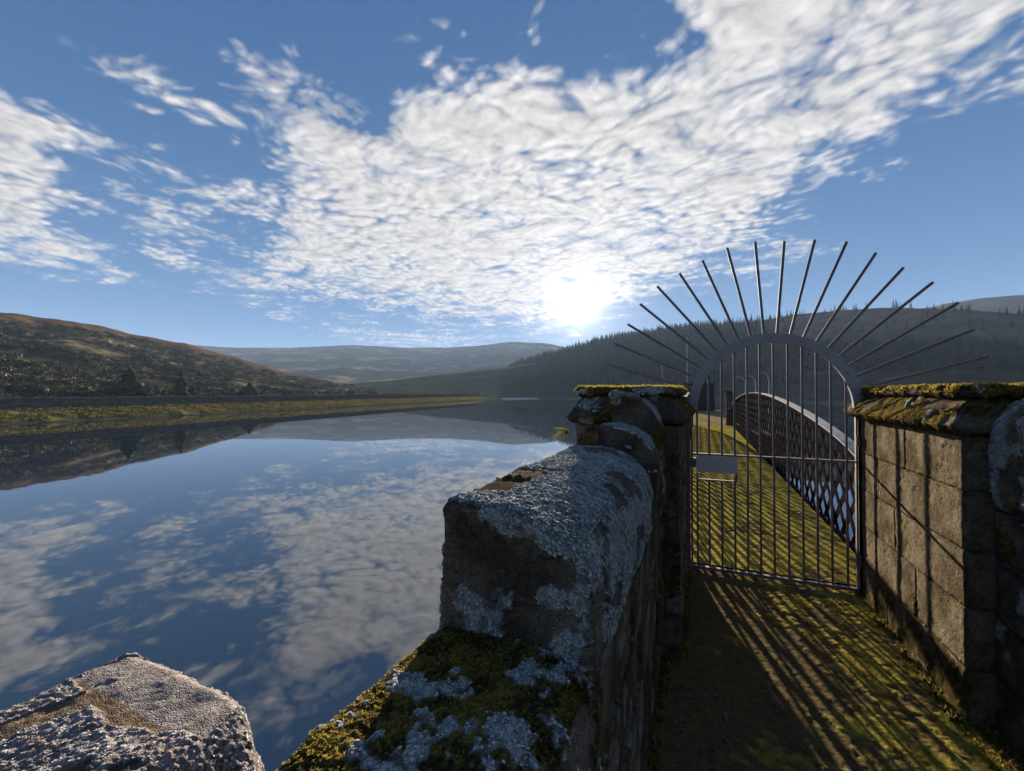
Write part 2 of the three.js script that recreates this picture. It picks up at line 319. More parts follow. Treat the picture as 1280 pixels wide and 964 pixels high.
// ---------------------------------------------------------------- embankment and its wall, left of the water
const DAM0 = [-86, 60], DAM1 = [-125, -262];                 // water's edge, (x, z)
const damDir = (() => { const dx = DAM1[0] - DAM0[0], dz = DAM1[1] - DAM0[1], l = Math.hypot(dx, dz); return [dx / l, dz / l, l]; })();
const damN = [damDir[1], -damDir[0]];                        // away from the water (towards -x)
{
  const L = damDir[2], nS = 900, nT = 60, pos = [], col = [], idx = [];
  for (let i = 0; i <= nS; i++) for (let j = 0; j <= nT; j++) {
    const s = i / nS * L, tt = j / nT, t = mix(-3, 13, tt);
    const end = sstep(L - 1, L - 16, s), x = DAM0[0] + damDir[0] * s + damN[0] * t, z = DAM0[1] + damDir[1] * s + damN[1] * t;
    const q = clamp((t + 1.3 * fbm(x / 7, 23, z / 7, 3)) / 8), n = fbm(x / 2.5, 3, z / 2.5, 3), f = noise3(x / 0.5, 1, z / 0.5);
    let y = t < 0 ? WATER + t * 0.5 : WATER + (2.25 * q * (1 - 0.12 * q) / 0.88) * (0.3 + 0.7 * end);
    y += n * 0.22 * sstep(0, 0.1, q) + f * 0.10 * sstep(0, 0.1, q);
    pos.push(x, y, z);
    const a = fbm(x / 6, 7, z / 14, 4);
    let c = mix3([0.055, 0.058, 0.018], [0.14, 0.120, 0.038], sstep(-0.2, 0.3, a + 0.5 * n));
    c = mix3(c, [0.060, 0.050, 0.030], sstep(0.70, 0.85, q + 0.2 * n));           // trodden ground along the wall
    c = mix3([0.050, 0.046, 0.040], c, sstep(0.05, 0.16, q + 0.10 * n));          // wet stones at the edge
    col.push(...sc3(c, 0.9 + 0.5 * f));
    if (i < nS && j < nT) { const k = i * (nT + 1) + j; idx.push(k, k + nT + 1, k + nT + 2, k, k + nT + 2, k + 1); }
  }
  const g = new THREE.BufferGeometry(); g.setAttribute('position', new THREE.Float32BufferAttribute(pos, 3)); g.setAttribute('color', new THREE.Float32BufferAttribute(col, 3)); g.setIndex(idx); g.computeVertexNormals();
  struct('grass_embankment', g, painted(0.97, { side: THREE.DoubleSide }));
  { const sp = []; for (let i = 0; i < 26000; i++) { const s = L * (0.12 + 0.85 * rnd()), q = rr(0.12, 0.98), t = q * 8, x = DAM0[0] + damDir[0] * s + damN[0] * t, z = DAM0[1] + damDir[1] * s + damN[1] * t, n = fbm(x / 2.5, 3, z / 2.5, 3), f = noise3(x / 0.5, 1, z / 0.5), end = sstep(L - 1, L - 16, s); if (fbm(x / 3, 17, z / 7, 3) < rr(-0.4, 0.25)) continue; const h = rr(0.12, 0.36); sp.push([x, WATER + (2.25 * q * (1 - 0.12 * q) / 0.88) * (0.3 + 0.7 * end) + n * 0.22 + f * 0.1 - 0.03, z, rr(-0.3, 0.3), 1, rr(-0.3, 0.3), h * 1.4, h]); }
    tag(scatter('embankment_grass', TUFT[1], mossLeaf, sp, scene, [0, 0, 0], () => sc3(mix3([0.085, 0.080, 0.024], [0.22, 0.185, 0.06], rnd()), rr(0.6, 1.2))), 'rough yellow green grass on the embankment slope below the dam wall', 'grass', null, 'stuff'); }
  // the wall on top, with its coping
  const at = (s, t, y) => [DAM0[0] + damDir[0] * s + damN[0] * t, y, DAM0[1] + damDir[1] * s + damN[1] * t];
  const w = thing('dam_wall', 'long dark stone wall along the top of the grass embankment', 'wall', at(L / 2, 9, -1.2));
  const base = at(L / 2, 9, -1.2), wallMat = painted(0.95), turn = new THREE.Matrix4().makeBasis(new THREE.Vector3(damDir[0], 0, damDir[1]), UPV, new THREE.Vector3(-damDir[1], 0, damDir[0]));
  for (let k = 0, step = 18.2; k * step < L - 5; k++) {                        // long stretches between joints
    const s0 = k * step, s1 = Math.min(L - 4, s0 + step) - 0.03, top = mix(0.66, 0.60, s0 / L);
    const gw = stone([s0, -1.5, -0.3], [s1, top, 0.3], 0.30, 0.05, null, (x, y, z) => { const a = fbm(x * 1.1, y * 3.2, z * 2, 3); return { d: a * 0.05, c: sc3([0.105, 0.090, 0.078], 1 + 0.9 * a) }; });
    gw.applyMatrix4(turn); const o = at(0, 9, 0); gw.translate(o[0] - base[0], -base[1], o[2] - base[2]);
    part('wall_length', gw, wallMat, w);
    const gc = stone([s0, top, -0.38], [s1, top + 0.14, 0.38], 0.2, 0.06, null, (x, y, z) => { const a = fbm(x * 1.3, y * 3, z * 2, 3); return { d: a * 0.05, c: sc3([0.13, 0.115, 0.10], 1 + 0.8 * a) }; });
    gc.applyMatrix4(turn); gc.translate(o[0] - base[0], -base[1], o[2] - base[2]);
    part('coping', gc, wallMat, w);
  }
}
// pale overflow sill beyond the end of the embankment
{
  const a = [-122, -3.3, -268], b = [-104, -3.3, -330];
  const o = thing('overflow_sill', 'thin pale concrete sill in the water beyond the embankment end', 'sill', a);
  const g = barGeo([0, 0.35, 0], [b[0] - a[0], 0.35, b[2] - a[2]], 1.6, 0.7, [0, 0, 1]);
  part('sill', g, std(0.62, 0.62, 0.62, 0.6), o);
  part('kerb', barGeo([0, 0.75, 0.9], [b[0] - a[0], 0.75, b[2] - a[2] + 0.9], 0.3, 0.2, [0, 0, 1]), std(0.5, 0.5, 0.5, 0.7), o);
}

// ---------------------------------------------------------------- trees and bushes on the hills
function coniferParts(h, r, tiers, per, seed) {     // [crown, trunk] of a spruce standing at the origin: whorls of drooping sprays
  const q = mulberry(seed), pos = [], idx = [];
  for (let t = 0; t < tiers; t++) {
    const f = t / (tiers - 1), y = h * (0.10 + 0.88 * f), R = r * Math.pow(1 - f, 0.85) * (0.55 + 0.8 * q()) + 0.06 * r;
    for (let k = 0; k < per; k++) {
      if (q() < 0.14) continue;
      const a = (k + q()) / per * 6.283, l = R * (0.65 + 0.55 * q()), w = l * (0.22 + 0.2 * q()) + 0.03 * r, dr = l * (0.15 + 0.4 * q()), ca = Math.cos(a), sa = Math.sin(a), n = pos.length / 3, yy = y + (q() - 0.5) * h / tiers;
      pos.push(ca * 0.05 * r, yy + 0.04 * h, sa * 0.05 * r, ca * l * 0.6 - sa * w, yy - dr * 0.35, sa * l * 0.6 + ca * w, ca * l * 0.6 + sa * w, yy - dr * 0.35, sa * l * 0.6 - ca * w, ca * l, yy - dr, sa * l, ca * l * 0.5, yy - dr * 0.9, sa * l * 0.5);
      idx.push(n, n + 2, n + 1, n + 1, n + 2, n + 3, n + 1, n + 3, n + 4, n + 2, n + 4, n + 3);
    }
  }
  pos.push(0, h * 1.03, 0, r * 0.04, h * 0.9, 0, -r * 0.02, h * 0.9, r * 0.04, -r * 0.02, h * 0.9, -r * 0.04); const n = pos.length / 3 - 4; idx.push(n, n + 1, n + 2, n, n + 2, n + 3, n, n + 3, n + 1);
  const g = new THREE.BufferGeometry(); g.setAttribute('position', new THREE.Float32BufferAttribute(pos, 3)); g.setIndex(idx); g.computeVertexNormals();
  return [g, new THREE.CylinderGeometry(h * 0.006, h * 0.022, h * 0.92, 6).translate(0, h * 0.46, 0)];
}
const needleMat = leafy(0.080, 0.092, 0.054, 0.35), barkMat = std(0.06, 0.045, 0.035, 0.95), farNeedle = std(1, 1, 1, 0.95, 0, { side: THREE.DoubleSide });
function hillSpot(H, px, r) { const [x, y, z] = H(pixAz(px), r); return [x, y, z]; }
{ // three conifers behind the dam wall
  const list = [[162, 8.2, 4.4, 'tall dark conifer behind the dam wall, broadest of its three neighbours', 14], [227, 8.6, 2.6, 'slim dark conifer behind the dam wall, between two broader ones', 10], [312, 6.2, 4.8, 'low spreading dark conifer behind the dam wall, nearest the sloping field', 14]];
  list.forEach(([px, h, r, label, per], i) => {
    const [x, y, z] = hillSpot(hillAt.near, px, hillFoot(px) + 9), t = thing('conifer_tree', label, 'tree', [x, y - 0.3, z], 'conifers behind the dam wall');
    const [c, k] = coniferParts(h, r, 22, per, 31 + i); part('crown', c, needleMat, t); part('trunk', k, barkMat, t);
  });
}
function hillFoot(px) { return damDist(px) * 1.16 + 6; }
function bushGeo(seed, n) {                          // a loose mound of small leaf clumps, unit radius
  const q = mulberry(seed), pos = [], idx = [];
  for (let i = 0; i < n; i++) {
    const a = q() * 6.283, e = Math.acos(q()), R = 0.55 + 0.5 * q(), x = Math.cos(a) * Math.sin(e) * R, y = Math.cos(e) * R * 0.85, z = Math.sin(a) * Math.sin(e) * R, s = 0.16 + 0.16 * q(), k = pos.length / 3;
    for (let j = 0; j < 4; j++) pos.push(x + (q() - 0.5) * 2 * s, y + (q() - 0.5) * 2 * s, z + (q() - 0.5) * 2 * s);
    idx.push(k, k + 1, k + 2, k, k + 2, k + 3, k, k + 3, k + 1);
  }
  const g = new THREE.BufferGeometry(); g.setAttribute('position', new THREE.Float32BufferAttribute(pos, 3)); g.setIndex(idx); g.computeVertexNormals(); return g;
}
{ // bushes and small trees all over the near hill: nobody could count them
  const spots = [];
  for (let i = 0; i < 26000 && spots.length < 9000; i++) {
    const px = rr(-350, 470), f = hillFoot(px), re = f + 184 + clamp(px + 200, 0, 600) * 0.25, t = Math.pow(rnd(), 1.2), r = mix(f + 4, re, t), [x, y, z] = hillAt.near(pixAz(px), r);
    const d = fbm(x / 30, 12, z / 30, 3) + (t < 0.12 ? 0.25 : 0) - (t > 0.86 ? 0.5 : 0);
    if (d < rr(-0.12, 0.2)) continue;
    const s = rr(0.6, 1.9) * (t < 0.12 ? 1.1 : 1); spots.push([x, y - 0.1, z, 0, 1, 0, s, s * rr(0.7, 1.3)]);
  }
  const o = scatter('hillside_bushes', bushGeo(4, 46), farNeedle, spots, scene, [0, 0, 0], () => { const t = rnd(), k = rr(0.7, 1.3); return sc3(t < 0.55 ? [0.040, 0.048, 0.026] : t < 0.8 ? [0.105, 0.080, 0.052] : [0.20, 0.165, 0.105], k); });
  tag(o, 'scrub of gorse and heather bushes covering the brown hill behind the dam wall', 'bushes', null, 'stuff');
}
{ // the plantation on the hill across the water
  const spots = [], H = hillAt.wood, sky = [];
  for (let i = 0; i < 60000 && spots.length < 17000; i++) {
    const px = 590 + 1100 * Math.pow(rnd(), 1.05), f = mix(330, 175, sstep(700, 1250, px)), re = mix(640, 470, sstep(700, 1250, px)), t = rnd(), [x, y, z] = H(pixAz(px), mix(f, re, t));
    const left = 1 - sstep(860, 1020, px), edge = 0.05 * noise3(x / 20, 3, z / 20);
    const band = t > 0.44 + edge && t < 0.60 + edge, whole = t > 0.22 + edge;
    const thin = rnd() < 0.004 && t > 0.66;
    if (!(left > rnd() ? whole : band || thin || (t > 0.965 && rnd() < 0.07))) continue;
    if (px < 640 && t < 0.6) continue;
    const h = rr(5, 10.5) * mix(1, 0.8, sstep(850, 1000, px)); spots.push([x, y - 0.2, z, 0, 1, 0, h, h * rr(0.85, 1.2)]);
  }
  const [c] = coniferParts(1, 0.24, 10, 7, 88);
  const o = scatter('conifer_plantation', c, farNeedle, spots, scene, [0, 0, 0], () => sc3(rnd() < 0.85 ? [0.028, 0.040, 0.024] : [0.075, 0.058, 0.036], rr(0.5, 1.6)));
  tag(o, 'dense plantation of dark conifers covering the hill across the water', 'forest', null, 'stuff');
  // the ones that stand out against the sky at the plantation's end
  for (let i = 0; i < 34; i++) {
    const px = 632 + i * 4.4 + rr(-1.5, 1.5), re = mix(640, 470, sstep(700, 1250, px)), [x, y, z] = H(pixAz(px), re * rr(0.94, 0.99)), h = rr(7, 12);
    const t = thing('spruce_tree', 'dark spruce standing on the skyline at the end of the plantation', 'tree', [x, y - 0.3, z], 'spruces on the skyline');
    const [cg, kg] = coniferParts(h, h * 0.2, 12, 8, 300 + i); part('crown', cg, needleMat, t); part('trunk', kg, barkMat, t);
  }
}

// ---------------------------------------------------------------- stonework by the walkway
const bare = (x, y, z) => { const a = fbm(x * 6, y * 6, z * 6, 4), b = noise3(x * 70, y * 70, z * 70); return sc3(mix3([0.085, 0.066, 0.050], [0.200, 0.160, 0.122], sstep(-0.3, 0.4, a)), 1 + 0.35 * b); };
const lichenTone = (w, b, warm = 0) => sc3(mix3(mix3([0.27, 0.295, 0.295], [0.48, 0.51, 0.50], w), mix3([0.26, 0.225, 0.22], [0.50, 0.44, 0.43], w), warm), Math.max(0.25, 1 + 0.4 * b));
/* Weathered stone with foliose lichen: amount shifts how much of it is covered, moss how much of the rest. */
function weathered(seed, amount, mossAmount, o = {}) {
  const fine = o.fine ?? 1, fr = o.freq ?? 4.6;
  return (x, y, z, nx, ny, nz) => {
    const X = x + seed * 3.7, Y = y + seed * 1.9, Z = z - seed * 2.3;
    const am = (typeof amount === 'function' ? amount(x, y, z, nx, ny, nz) : amount), mo = (typeof mossAmount === 'function' ? mossAmount(x, y, z, nx, ny, nz) : mossAmount);
    const big = fbm(X * 1.7, Y * 1.7, Z * 1.7, 2), mid = fbm(X * 9, Y * 9, Z * 9, 4), sm = noise3(X * 48, Y * 48, Z * 48);
    let d = big * 0.022 * (o.lumpy ?? 1) + mid * 0.010, c = bare(X, Y, Z), m = null;
    const ms = fbm(X * 5 + 9, Y * 5, Z * 5, 3) + 0.22 * sm + mo;
    if (ms > 0) { const k = sstep(0, 0.10, ms), t = noise3(X * 90, Y * 90, Z * 90), u = fbm(X * 14, Y * 14, Z * 14, 2); d += k * (0.008 + 0.006 * t + 0.008 * u); c = mix3(c, sc3(mix3([0.052, 0.038, 0.018], [0.165, 0.124, 0.032], sstep(-0.25, 0.35, u + 0.5 * t)), 1 + 0.5 * t), k); if (k > 0.6) m = 'moss'; }
    const ls = fbm(X * fr, Y * fr + 31, Z * fr, 4) + 0.10 * sm + am;
    if (ls > -0.02) {
      const k = sstep(-0.02, 0.05, ls), [w1, id] = worley(X * 75 * fine, Y * 75 * fine, Z * 75 * fine), t = noise3(X * 140, Y * 140, Z * 140), gap = noise3(X * 30, Y * 30, Z * 30) > 0.34 ? 0.35 : 1;
      d += k * (o.thin ?? 1) * (0.004 + 0.010 * (0.7 - w1) * gap + 0.004 * t); c = mix3(c, lichenTone(clamp(0.35 * id + 0.35 + 0.9 * fbm(X * 11, Y * 11, Z * 11, 2)), 0.8 * t - 0.6 * sstep(0.45, 0.8, w1), (o.warm ?? 0.12) + 0.5 * sstep(0.0, 0.4, fbm(X * 6 + 50, Y * 6, Z * 6, 2))), k * (gap < 1 ? 0.45 : 0.92)); if (k > 0.5 && gap === 1) m = 'lichen';
    }
    return { d, c, m };
  };
}
function grainMap(size, metres, fill, srgb) {       // a tiling grain, metres across
  const d = new Uint8Array(size * size * 4);
  for (let j = 0; j < size; j++) for (let i = 0; i < size; i++) { const v = fill(i / size, j / size), k = (j * size + i) * 4; d[k] = clamp(v[0], 0, 1) * 255; d[k + 1] = clamp(v[1], 0, 1) * 255; d[k + 2] = clamp(v[2], 0, 1) * 255; d[k + 3] = 255; }
  const t = new THREE.DataTexture(d, size, size); t.wrapS = t.wrapT = THREE.RepeatWrapping; t.magFilter = THREE.LinearFilter; t.repeat.set(1 / metres, 1 / metres); if (srgb) t.colorSpace = THREE.SRGBColorSpace; t.needsUpdate = true; return t;
}
const tileNoise = (u, v, f, seed, o = 3) => { const n = (a, b) => fbm(a * f, b * f, seed, o), bu = sstep(0.85, 1, u), bv = sstep(0.85, 1, v); return mix(mix(n(u, v), n(u - 1, v), bu), mix(n(u, v - 1), n(u - 1, v - 1), bu), bv); };
const grainH = grainMap(512, 0.36, (u, v) => { const a = tileNoise(u, v, 22, 3, 2), b = tileNoise(u, v, 80, 7, 1), p = sstep(0.25, 0.5, tileNoise(u, v, 43, 17, 1)), k = 0.5 + 0.35 * a + 0.35 * b - 0.4 * p; return [k, k, k]; });
const grainC = grainMap(512, 0.34, (u, v) => { const a = tileNoise(u, v, 17, 23, 3), b = tileNoise(u, v, 85, 27, 1), w = sstep(0.32, 0.5, tileNoise(u, v, 54, 37, 1)), k = 0.80 + 0.22 * a + 0.34 * b + 0.20 * w; return [k, k * 0.99, k * 0.98]; }, true);
const stoneMat = painted(0.93, { map: grainC, bumpMap: grainH, bumpScale: 0.004 }), blockMat = painted(0.95, { map: grainC, bumpMap: grainH, bumpScale: 0.005 });
const profile = (R, drop) => (w, lo, hi) => { const x0 = hi[0] - R; if (w[0] > x0) { const t = clamp((w[0] - x0) / R), y = drop * (1 - Math.sqrt(1 - t * t * 0.985)), f = (w[1] - lo[1]) / (hi[1] - lo[1]); w[1] -= y * f; } };
const mirrored = (R, drop) => (w, lo, hi) => { const x0 = lo[0] + R; if (w[0] < x0) { const t = clamp((x0 - w[0]) / R), y = drop * (1 - Math.sqrt(1 - t * t * 0.985)), f = (w[1] - lo[1]) / (hi[1] - lo[1]); w[1] -= y * f; } };
function grownOn(parent, base, grown, nLichen, nMoss, ls = [0.004, 0.010], ms = [0.006, 0.014]) {
  const li = grown.filter((g) => g[6] === 'lichen'), mo = grown.filter((g) => g[6] === 'moss' && g[4] > -0.2), pick = (a, n, s, tilt) => Array.from({ length: Math.min(n, a.length ? n : 0) }, () => { const g = a[Math.floor(rnd() * a.length)], k = rr(...s); return [g[0], g[1], g[2], g[3] + rr(-tilt, tilt), g[4] + rr(-tilt, tilt) + (tilt > 0.5 ? 0.4 : 0), g[5] + rr(-tilt, tilt), k]; });
  if (li.length && nLichen) scatter('lichen_lobes', FLAKE[0], lichenMat, pick(li, nLichen, ls, 0.28), parent, base, () => lichenTone(rr(0.2, 0.9), rr(-0.35, 0.15), rr(0, 0.4)));
  if (mo.length && nMoss) scatter('moss_shoots', TUFT[0], mossLeaf, pick(mo, nMoss, ms, 0.55), parent, base, () => mossTone());
}
const blockLook = (seed, tone = 1, streak = 0) => (x, y, z) => {
  const X = x + seed * 1.3, Z = z + seed * 2.1, a = fbm(X * 5, y * (streak ? 1.6 : 5), Z * 5, 4), b = fbm(X * 26, y * (streak ? 6 : 26), Z * 26, 3), t = noise3(X * 110, y * 110, Z * 110), pit = sstep(0.42, 0.6, noise3(X * 55, y * 55, Z * 55));
  let c = sc3(mix3([0.130, 0.101, 0.065], [0.270, 0.218, 0.150], sstep(-0.35, 0.35, a + 0.4 * b)), tone * (1 + 0.25 * t - 0.45 * pit));
  return { d: a * 0.006 + b * 0.005 + t * 0.0012 - pit * 0.005, c };
};
const mortarMat = std(0.20, 0.165, 0.12, 0.97);

// --- parapet on the water side: rounded coping stones over coursed blocks
const XL = -0.67, XR = -0.23;
{
  const base = [-0.45, 0, -1.4], w = thing('parapet_wall', 'lichen covered stone parapet between the walkway and the water, stepping up to the gate', 'wall', base);
  const grown = [];
  // great coping stone
  const nearFace = (x, y, z, nx, ny, nz) => { const f = sstep(0.45, 0.75, nz), patch = Math.exp(-(((x + 0.47) / 0.17) ** 2) - ((y - 1.335) / 0.055) ** 2) + 0.8 * Math.exp(-(((x + 0.655) / 0.03) ** 2) - ((y - 1.25) / 0.12) ** 2); const worn = ny > 0.5 ? 0.75 * Math.exp(-(((x + 0.60) / 0.07) ** 2) - ((z + 1.40) / 0.16) ** 2) + 0.6 * Math.exp(-(((x + 0.52) / 0.06) ** 2) - ((z + 2.28) / 0.09) ** 2) + 0.5 * Math.exp(-(((x + 0.5) / 0.04) ** 2) - ((z + 1.78) / 0.12) ** 2) : 0; return mix((nx > 0.75 ? 0.06 : 0.24) - worn, 0.13 - 0.75 * patch, f); };
  let g = stone([XL, 1.09, -2.43], [XR, 1.475, -1.05], 0.0052, 0.03, profile(0.27, 0.24), weathered(1, nearFace, -0.42, { lumpy: 0.9 }), grown);
  grownOn(w, base, grown, 15000, 0, [0.0015, 0.0055]); part('coping_stone', local(g, base), stoneMat, w);
  // lower mossy coping, nearer the eye
  const low = []; g = stone([XL, 0.80, -1.075], [XR + 0.01, 1.135, -0.36], 0.0046, 0.04, profile(0.17, 0.13), weathered(4, (x, y, z, nx) => -0.11 - (nx > 0.7 ? 0.05 : 0), (x, y, z, nx) => (nx > 0.8 ? -0.05 : 0.5), { lumpy: 0.6, freq: 9, thin: 0.55 }), low);
  grownOn(w, base, low, 3000, 6000, [0.0018, 0.0045], [0.003, 0.008]); part('coping_stone', local(g, base), stoneMat, w);
  g = stone([XL, 0.80, -0.345], [XR + 0.01, 1.13, 1.4], 0.014, 0.04, profile(0.17, 0.13), weathered(5, -0.12, 0.3)); part('coping_stone', local(g, base), stoneMat, w);
  // two taller end stones against the pier
  const s2 = []; g = stone([-0.53, 1.05, -2.76], [XR + 0.015, 1.585, -2.442], 0.008, 0.02, profile(0.24, 0.24), weathered(7, (x, y, z, nx, ny, nz) => (ny > 0.5 ? 0.08 : -0.16), -0.3, { lumpy: 0.5 }), s2);
  grownOn(w, base, s2, 2200, 0, [0.003, 0.007]); part('coping_stone', local(g, base), stoneMat, w);
  g = stone([-0.51, 1.05, -3.11], [XR + 0.02, 1.775, -2.772], 0.009, 0.02, profile(0.27, 0.3), weathered(8, (x, y, z, nx, ny) => (ny > 0.4 ? -0.02 : -0.22), -0.25, { lumpy: 0.5 })); part('coping_stone', local(g, base), stoneMat, w);
  // coursed blocks beneath
  const zs = [[-3.11, -2.6, -2.05, -1.62, -1.02, -0.5, 0.1, 0.75, 1.4], [-3.11, -2.75, -2.3, -1.78, -1.3, -0.72, -0.2, 0.4, 1.0, 1.4], [-3.11, -2.5, -1.92, -1.5, -0.9, -0.35, 0.3, 0.85, 1.4], [-3.11, -2.8, -2.2, -1.7, -1.15, -0.6, 0, 0.6, 1.4]];
  const ys = [-0.02, 0.26, 0.55, 0.80, 1.08];
  for (let c = 0; c < 4; c++) for (let k = 0; k + 1 < zs[c].length; k++) {
    const z0 = zs[c][k], z1 = zs[c][k + 1]; if (c === 3 && z1 > -1.0) continue;
    const s = c * 11 + k, look = blockLook(s, 0.8, 1), lich = weathered(20 + s, -0.16, -0.2, { fine: 0.9 });
    g = stone([XL + 0.03, ys[c] + 0.006, z0 + 0.006], [XR - 0.012 + 0.008 * ((s * 7) % 3), ys[c + 1] - 0.006, z1 - 0.006], 0.019, 0.014, null, (x, y, z, nx, ny, nz) => { const a = look(x, y, z), b = lich(x, y, z, nx, ny, nz); return { d: a.d + b.d * 0.5, c: b.m === 'lichen' ? mix3(a.c, b.c, 0.6) : b.m === 'moss' ? mix3(a.c, b.c, 0.7) : a.c }; });
    part('wall_block', local(g, base), blockMat, w);
  }
  part('core', local(boxGeo(XL + 0.05, XR - 0.035, WATER - 1.5, 1.06, -3.09, -1.1), base), mortarMat, w);
  part('core', local(boxGeo(XL + 0.05, XR - 0.035, WATER - 1.5, 0.80, -1.098, 1.4), base), mortarMat, w);
}
// --- parapet on the far side of the walkway
{
  const base = [1.65, 0, -2.6], w = thing('parapet_wall', 'dark shaded stone parapet with a rough lichen coping beside the sunlit pier', 'wall', base);
  let g = stone([1.39, 1.18, -3.11], [1.86, 1.79, -2.55], 0.009, 0.05, mirrored(0.27, 0.24), weathered(12, 0.04, -0.35, { lumpy: 1.6, fine: 0.7 })); part('coping_stone', local(g, base), stoneMat, w);
  g = stone([1.40, 1.05, -2.54], [1.86, 1.52, -1.2], 0.012, 0.05, mirrored(0.27, 0.24), weathered(13, 0.04, -0.35, { lumpy: 1.6, fine: 0.7 })); part('coping_stone', local(g, base), stoneMat, w);
  const ys = [-0.02, 0.3, 0.6, 0.9, 1.17];
  for (let c = 0; c < 4; c++) for (let k = 0; k < 4; k++) { const z0 = -3.11 + k * 0.5 - (c % 2 && k ? 0.22 : 0), z1 = -3.11 + (k + 1) * 0.5 - (c % 2 && k < 3 ? 0.22 : 0); g = stone([1.41, ys[c] + 0.006, z0 + 0.006], [1.85, ys[c + 1] - 0.006, z1 - 0.006], 0.016, 0.014, null, weathered(40 + c * 5 + k, -0.2, -0.25)); part('wall_block', local(g, base), blockMat, w); }
  part('core', local(boxGeo(1.44, 1.83, WATER - 1.5, 1.17, -3.09, -1.12), base), mortarMat, w);
}
// --- gate piers
function pier(x0, x1, label, tone, inner, lichenA) {
  const zA = -4.93, zB = -3.13, base = [(x0 + x1) / 2, 0, (zA + zB) / 2], w = thing('gate_pier', label, 'pier', base, 'stone piers of the gate');
  const ys = [-0.02, 0.30, 0.62, 0.93, 1.245, 1.555], cut = [[0.42], [0.68, 0.3], [0.5], [0.33], [0.6]];
  for (let c = 0; c < 5; c++) {
    const cuts = [0, ...[...cut[c]].sort(), 1];
    for (let k = 0; k + 1 < cuts.length; k++) {
      const z0 = mix(zA, zB, cuts[k]), z1 = mix(zA, zB, cuts[k + 1]), s = c * 7 + k + x0 * 10, look = blockLook(s, tone), li = weathered(60 + s, lichenA, (x, y) => (inner > 0 ? 0.30 - y * 1.6 : 0.03), { fine: 0.6 });
      const g = stone([x0 + 0.002 * ((c + k) % 2), ys[c] + 0.0006, z0 + 0.0004], [x1 - 0.002 * ((c + k) % 2), ys[c + 1] - 0.0006, z1 - 0.0004], 0.017, 0.002, null, (x, y, z, nx, ny, nz) => { const a = look(x, y, z), b = li(x, y, z, nx, ny, nz); return { d: a.d * 0.8 + (b.m ? b.d * 0.5 : 0), c: b.m ? mix3(a.c, b.c, b.m === 'moss' ? 0.8 : 0.6) : a.c }; });
      part('block', local(g, base), blockMat, w);
    }
  }
  part('core', local(boxGeo(x0 + 0.02, x1 - 0.02, WATER - 1.5, 1.55, zA + 0.02, zB - 0.02), base), mortarMat, w);
  // weathered cap: a sloping course and a flat slab
  const grown = [], flare = (w_, lo, hi) => { const f = (w_[1] - lo[1]) / (hi[1] - lo[1]), k = f < 0.22 ? 0.035 * (1 - f / 0.22) : 0.115 * (f - 0.22) / 0.78, cx = (lo[0] + hi[0]) / 2, cz = (lo[2] + hi[2]) / 2; w_[0] += Math.sign(cx - w_[0]) * Math.min(k, Math.abs(cx - w_[0])); w_[2] += Math.sign(cz - w_[2]) * Math.min(k, Math.abs(cz - w_[2])); };
  let g = stone([x0 - 0.075, 1.557, zA - 0.075], [x1 + 0.075, 1.752, zB + 0.075], 0.014, 0.02, flare, weathered(81 + x0, (x, y, z, nx, ny, nz) => (nz > 0.4 ? -0.24 : -0.3), (x, y, z, nx, ny, nz) => (nz > 0.5 ? -0.05 : 0.10), { lumpy: 1.2, fine: 0.5 }), grown);
  part('cap_slope', local(g, base), stoneMat, w);
  const top = []; g = stone([x0 - 0.0, 1.755, zA - 0.0], [x1 + 0.0, 1.805, zB + 0.0], 0.012, 0.02, null, weathered(83 + x0, (x, y, z, nx, ny, nz) => (nz > 0.5 ? -0.1 : -0.3), (x, y, z, nx, ny) => (ny > 0.5 ? 0.25 : 0.15), { lumpy: 0.35, fine: 0.5 }), top);
  part('cap_slab', local(g, base), stoneMat, w);
  grownOn(w, base, grown, 800, 3000, [0.004, 0.01], [0.004, 0.009]); grownOn(w, base, top, 300, 7500, [0.004, 0.01], [0.009, 0.024]);
  return w;
}
pier(-0.83, -0.13, 'shaded stone gate pier with a mossy cap, standing at the water side of the gate', 1, 0, -0.13);
const sunny = pier(1.30, 2.02, 'sunlit stone gate pier with a mossy sloping cap and bar shadows on its face', 1, 1, -0.42);

{ const g = new THREE.IcosahedronGeometry(1, 1), sp = []; for (const y of [0.30, 0.62, 0.93, 1.245]) for (let k = 0; k < 15; k++) sp.push([1.302, y + rr(-0.03, 0.02), rr(-4.85, -3.16), -1, 0, 0, rr(0.002, 0.009), rr(0.002, 0.004)]); scatter('joint_pebbles', g, std(1, 1, 1, 0.9), sp, sunny, [1.66, 0, -4.03], () => sc3([0.34, 0.28, 0.2], rr(0.4, 1.4))); }
